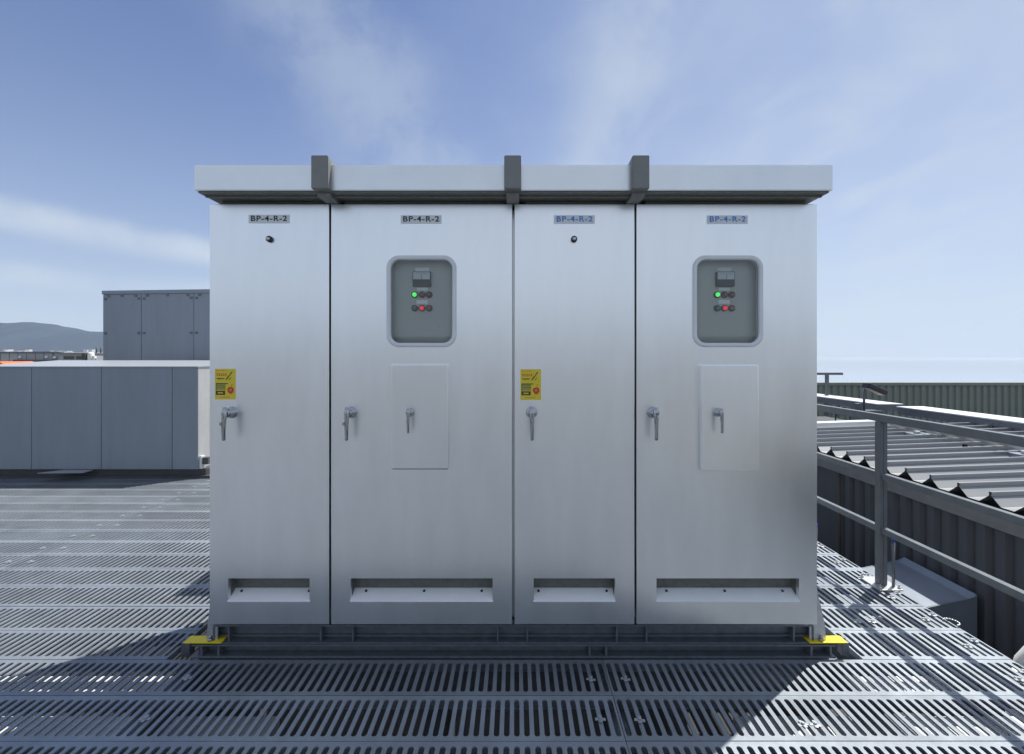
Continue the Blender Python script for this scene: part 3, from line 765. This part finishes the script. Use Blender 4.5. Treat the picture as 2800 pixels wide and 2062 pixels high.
# green ribbed wall
gw = thing('ribbed_wall_building', (8, 16, -12), 'long grey-green building with ribbed metal wall closing off the roofs', 'building')
GZ = PZ(1046, 16)
b = MB(); b.box(2.0, 700, 16.05, 619, -11.9, GZ - .302); b.build('wall', 'green_wall', gw)
gp = MB(); gp.prism([(.0, 0), (.03, -.045), (.13, -.045), (.16, 0)], 'z', -4.0, 0); gp.box(0, .23, .001, .01, -4.0, 0); gpm = gp.data('wall_panel', 'green_wall')
for i in range(66):
    place('wall_panel', gpm, (6.0 + i * .23, 16.035, GZ - .10), gw)
b = MB(); b.box(1.9, 60.1, 15.93, 16.3, GZ - .10, GZ, .01); b.build('coping', 'green_wall', gw)
b = MB(); b.box(2.0, 700, 16.301, 620, GZ - .3, GZ - .015); b.build('sky_mirror_sheet', 'sky_mirror', gw)  # added mirror sheet, no known roof, brings sky brightness down to the wall

# building added unseen behind the viewpoint to shape the reflections in doors and panes
mr_ = thing('reflection_building', (0, -13, -.95), 'plain grey building added unseen behind the viewpoint for the reflections in the cabinet doors', 'building')
b = MB(); b.box(-15, 15, -18, -12.5, -.949, 2.1); b.build('wall', 'light_box', mr_)
b = MB(); b.box(-15.2, 15.2, -18.2, -12.3, 2.1, 2.22); b.build('roof', 'coping', mr_)
for x in (-9, -3, 4, 10):
    b = MB(); b.box(x, x + 1.6, -12.49, -12.44, -.5, 1.7); b.build('door', 'cover_grey', mr_)

# ------------------------------------------------------------------ left: low duct enclosure and tall clad box
lb = thing('air_duct_enclosure', (-5.3, 6.5, 0), 'long low grey sheet-metal enclosure with pale lid on a dark plinth', 'enclosure')
LD = 5.85; LZ0, LZ1 = .109, 1.374; LXR = PX(541.7, LD)
b = MB(); b.prism([(-6.62, LD + .012), (LXR - .004, LD + .012), (LXR - .004, 8.5), (-8.1, 8.5)], 'z', LZ0, LZ1 - .012); b.build('body', 'light_box', lb)
b = MB()
A = [(-6.66, LD - .012, LZ1), (LXR + .006, LD - .012, LZ1), (LXR + .006, 8.5, LZ1 + .058), (-8.15, 8.5, LZ1 + .058)]
lo_ = [b.bm.verts.new((p[0], p[1], LZ1 - .012)) for p in A]; hi_ = [b.bm.verts.new(p) for p in A]
b.bm.faces.new(hi_); b.bm.faces.new(lo_[::-1])
for i in range(4): b.bm.faces.new((lo_[i], lo_[(i + 1) % 4], hi_[(i + 1) % 4], hi_[i]))
b.build('lid', 'clad_top', lb)
cuts = [-6.64, PX(86, LD), PX(277, LD), PX(470.6, LD), LXR]
for xa, xb in zip(cuts, cuts[1:]):
    b = MB(); b.box(xa + .003, xb - .003, LD, LD + .0115, LZ0 + .002, LZ1 - .0125, .002); b.build('panel', 'clad_blue', lb)
b = MB(); b.box(-6.7, LXR + .08, LD + .02, 8.4, .0125, .106); b.box(-6.7, LXR + .22, LD - .01, LD + .12, .0015, .035); b.build('plinth', 'plinth', lb)
b = MB(); b.prism([(PX(160, LD) - .1, LD - .16), (PX(255, LD), LD - .13), (PX(255, LD), LD - .0005), (PX(175, LD), LD - .0005)], 'z', .098, .106); b.build('drip_shelf', 'clad_top', lb)
b = MB(); b.box(LXR + .0, LXR + .03, LD + .02, LD + .09, .11, .27, .002); b.build('bracket', 'duct_white', lb)
b = MB(); b.box(LXR + .0305, LXR + .10, LD + .03, LD + .09, .165, .25, .002); b.build('junction_box', 'far_dark', lb)

tb = thing('clad_equipment_box', (-6, 9.2, 0), 'tall bluish-grey panel-clad box with bolted seams behind the low enclosure', 'enclosure')
TR = Matrix.Translation((PX(573, 9), 9, 0)) @ Matrix.Rotation(R(-5.4), 4, 'Z') @ Matrix.Translation((-PX(573, 9), -9, 0))
tz = PZ(791, 9); txl = -7.98
b = MB(); b.box(txl + .004, -4.2, 9.012, 12, .0, tz - .004); b.tf(TR); b.build('body', 'light_box', tb)
tcuts = [txl, PX(371, 9) , PX(527, 9), -5.01, -4.2]
for xa, xb in zip(tcuts, tcuts[1:]):
    b = MB(); b.box(xa + .006, xb - .006, 9.0, 9.0115, .02, tz - .075, .002); b.tf(TR); pnl = b.build('panel', 'clad_blue', tb)
    n = 0
    for zz in (tz - .16, tz - .82, tz - 1.5):
        for xx in (xa + .055, xb - .055):
            b = MB(); b.box(xx - .028, xx + .028, 8.990, 8.9995, zz - .022, zz + .022, .004); b.tf(TR); b.build('bolt', 'rail', pnl)
    for xx in (xa + .12, (xa + xb) / 2, xb - .12):
        b = MB(); b.box(xx - .03, xx + .03, 8.990, 8.9995, tz - .125, tz - .085, .004); b.tf(TR); b.build('bolt', 'rail', pnl)
b = MB(); b.box(txl - .01, -4.19, 8.985, 12.01, tz - .07, tz, .004); b.tf(TR); b.build('top_trim', 'clad_blue', tb)

# ------------------------------------------------------------------ far left: roofs of other buildings
fb = thing('panelled_building', (-45, 45, -12), 'far grey building with panelled parapet in front of the hill', 'building')
d = 45
b = MB(); b.box(PX(-260, d), PX(165, d), d + .1, d + 12, -11.9, PZ(963, d)); b.build('wall', 'far_grey', fb)
for i in range(18):
    xa = PX(-260, d) + i * .82
    if xa + .82 > PX(165, d): break
    b = MB(); b.box(xa + .03, xa + .79, d, d + .09, PZ(1060, d), PZ(966, d), .01); b.build('panel', 'far_grey', fb)
b = MB(); b.box(PX(-262, d), PX(166, d), d - .08, d + .3, PZ(965.5, d), PZ(961.5, d)); b.build('parapet_rail', 'rail', fb)
b = MB(); b.box(PX(50, d), PX(166, d), d - .5, d - .01, PZ(989, d), PZ(983.5, d)); b.build('ledge', 'far_dark', fb)
for x_, y_ in ((56, 977), (128, 977), (150, 978)):
    b = MB(); b.lathe((PX(x_, d), d - .02, PZ(y_, d)), [(.14, 0), (.12, .08), (.05, .12)], 10); b.build('wall_lamp', 'white_paint', fb)
d = 38
f2 = thing('low_far_building', (-34, 38, -12), 'far low flat building with dark window band near the white tank', 'building')
b = MB(); b.box(PX(160, d), PX(262, d), d, d + 8, -11.9, PZ(968, d)); b.build('wall', 'far_grey', f2)
b = MB(); b.box(PX(158, d), PX(264, d), d - .15, d + 8.1, PZ(968, d), PZ(965, d)); b.build('roof', 'coping', f2)
for xa, xb in ((174, 203), (208, 225)):
    b = MB(); b.box(PX(xa, d), PX(xb, d), d - .02, d + .05, PZ(983, d), PZ(974, d)); b.build('window', 'far_dark', f2)
b = MB(); b.box(PX(232, d), PX(242, d), d - .3, d - .001, PZ(984, d), PZ(966, d), .02); b.build('duct', 'rust', f2)
for x_, lab in ((233.5, 'thin dark pipe standing over the brown duct of the far low roof'), (246, 'thin dark pipe standing just behind the small white tank')):
    b = MB(); b.cyl((PX(x_, d), d + 1, PZ(967, d)), (PX(x_, d), d + 1, PZ(947, d)), .045, n=8); tag(b.build('chimney_pipe', 'far_dark'), lab, 'pipe', 'thin pipes above the far low roof')
d = 36
b = MB(); b.lathe((0, 0, 0), [(.20, 0), (.20, .55), (.17, .62), (.06, .66)], 18); b.tf(Matrix.Translation((PX(249, d), d, PZ(987, d))) @ Matrix.Rotation(R(-90), 4, 'X'))
b.cyl((PX(249, d), d, -11.9), (PX(249, d), d, PZ(986.5, d)), .12, n=12); b.box(PX(256, d), PX(261, d), d - .1, d + .1, PZ(980, d), PZ(973, d))
tag(b.build('water_tank', 'white_paint'), 'small white tank on a stem beside the tall clad box', 'tank')
d = 22
b = MB()
prof = [(-40, 1003), (-30, 992), (-10, 988.5), (-2, 990), (8, 995), (15, 1002), (15, 1010), (-40, 1010)]
b.prism([(PX(x_, d), PZ(y_, d)) for x_, y_ in prof], 'y', d, d + 1.6)
bmesh.ops.bevel(b.bm, geom=[e for e in b.bm.edges], offset=.02, segments=2, affect='EDGES')
b.box(PX(-36, d), PX(12, d), d + .1, d + 1.5, -.949, PZ(1010, d))
tag(b.build('covered_machine', 'orange'), 'orange hooded machine showing over the end of the low enclosure', 'machine')

# ------------------------------------------------------------------ air between here and the hill
hz = MB(); hz.box(-3100, 3100, -1600, 2700, -13, 150); hzo = hz.build('haze', 'glass'); hzo.data.materials.clear()
vm = bpy.data.materials.new('haze'); vm.use_nodes = True; t = vm.node_tree
for n in list(t.nodes): t.nodes.remove(n)
vo = t.nodes.new('ShaderNodeOutputMaterial'); pv = t.nodes.new('ShaderNodeVolumePrincipled')
pv.inputs['Color'].default_value = (.55, .70, 1.0, 1); pv.inputs['Density'].default_value = .00011; pv.inputs['Anisotropy'].default_value = 0
t.links.new(pv.outputs[0], vo.inputs['Volume']); hzo.data.materials.append(vm); tag(hzo, kind='stuff')
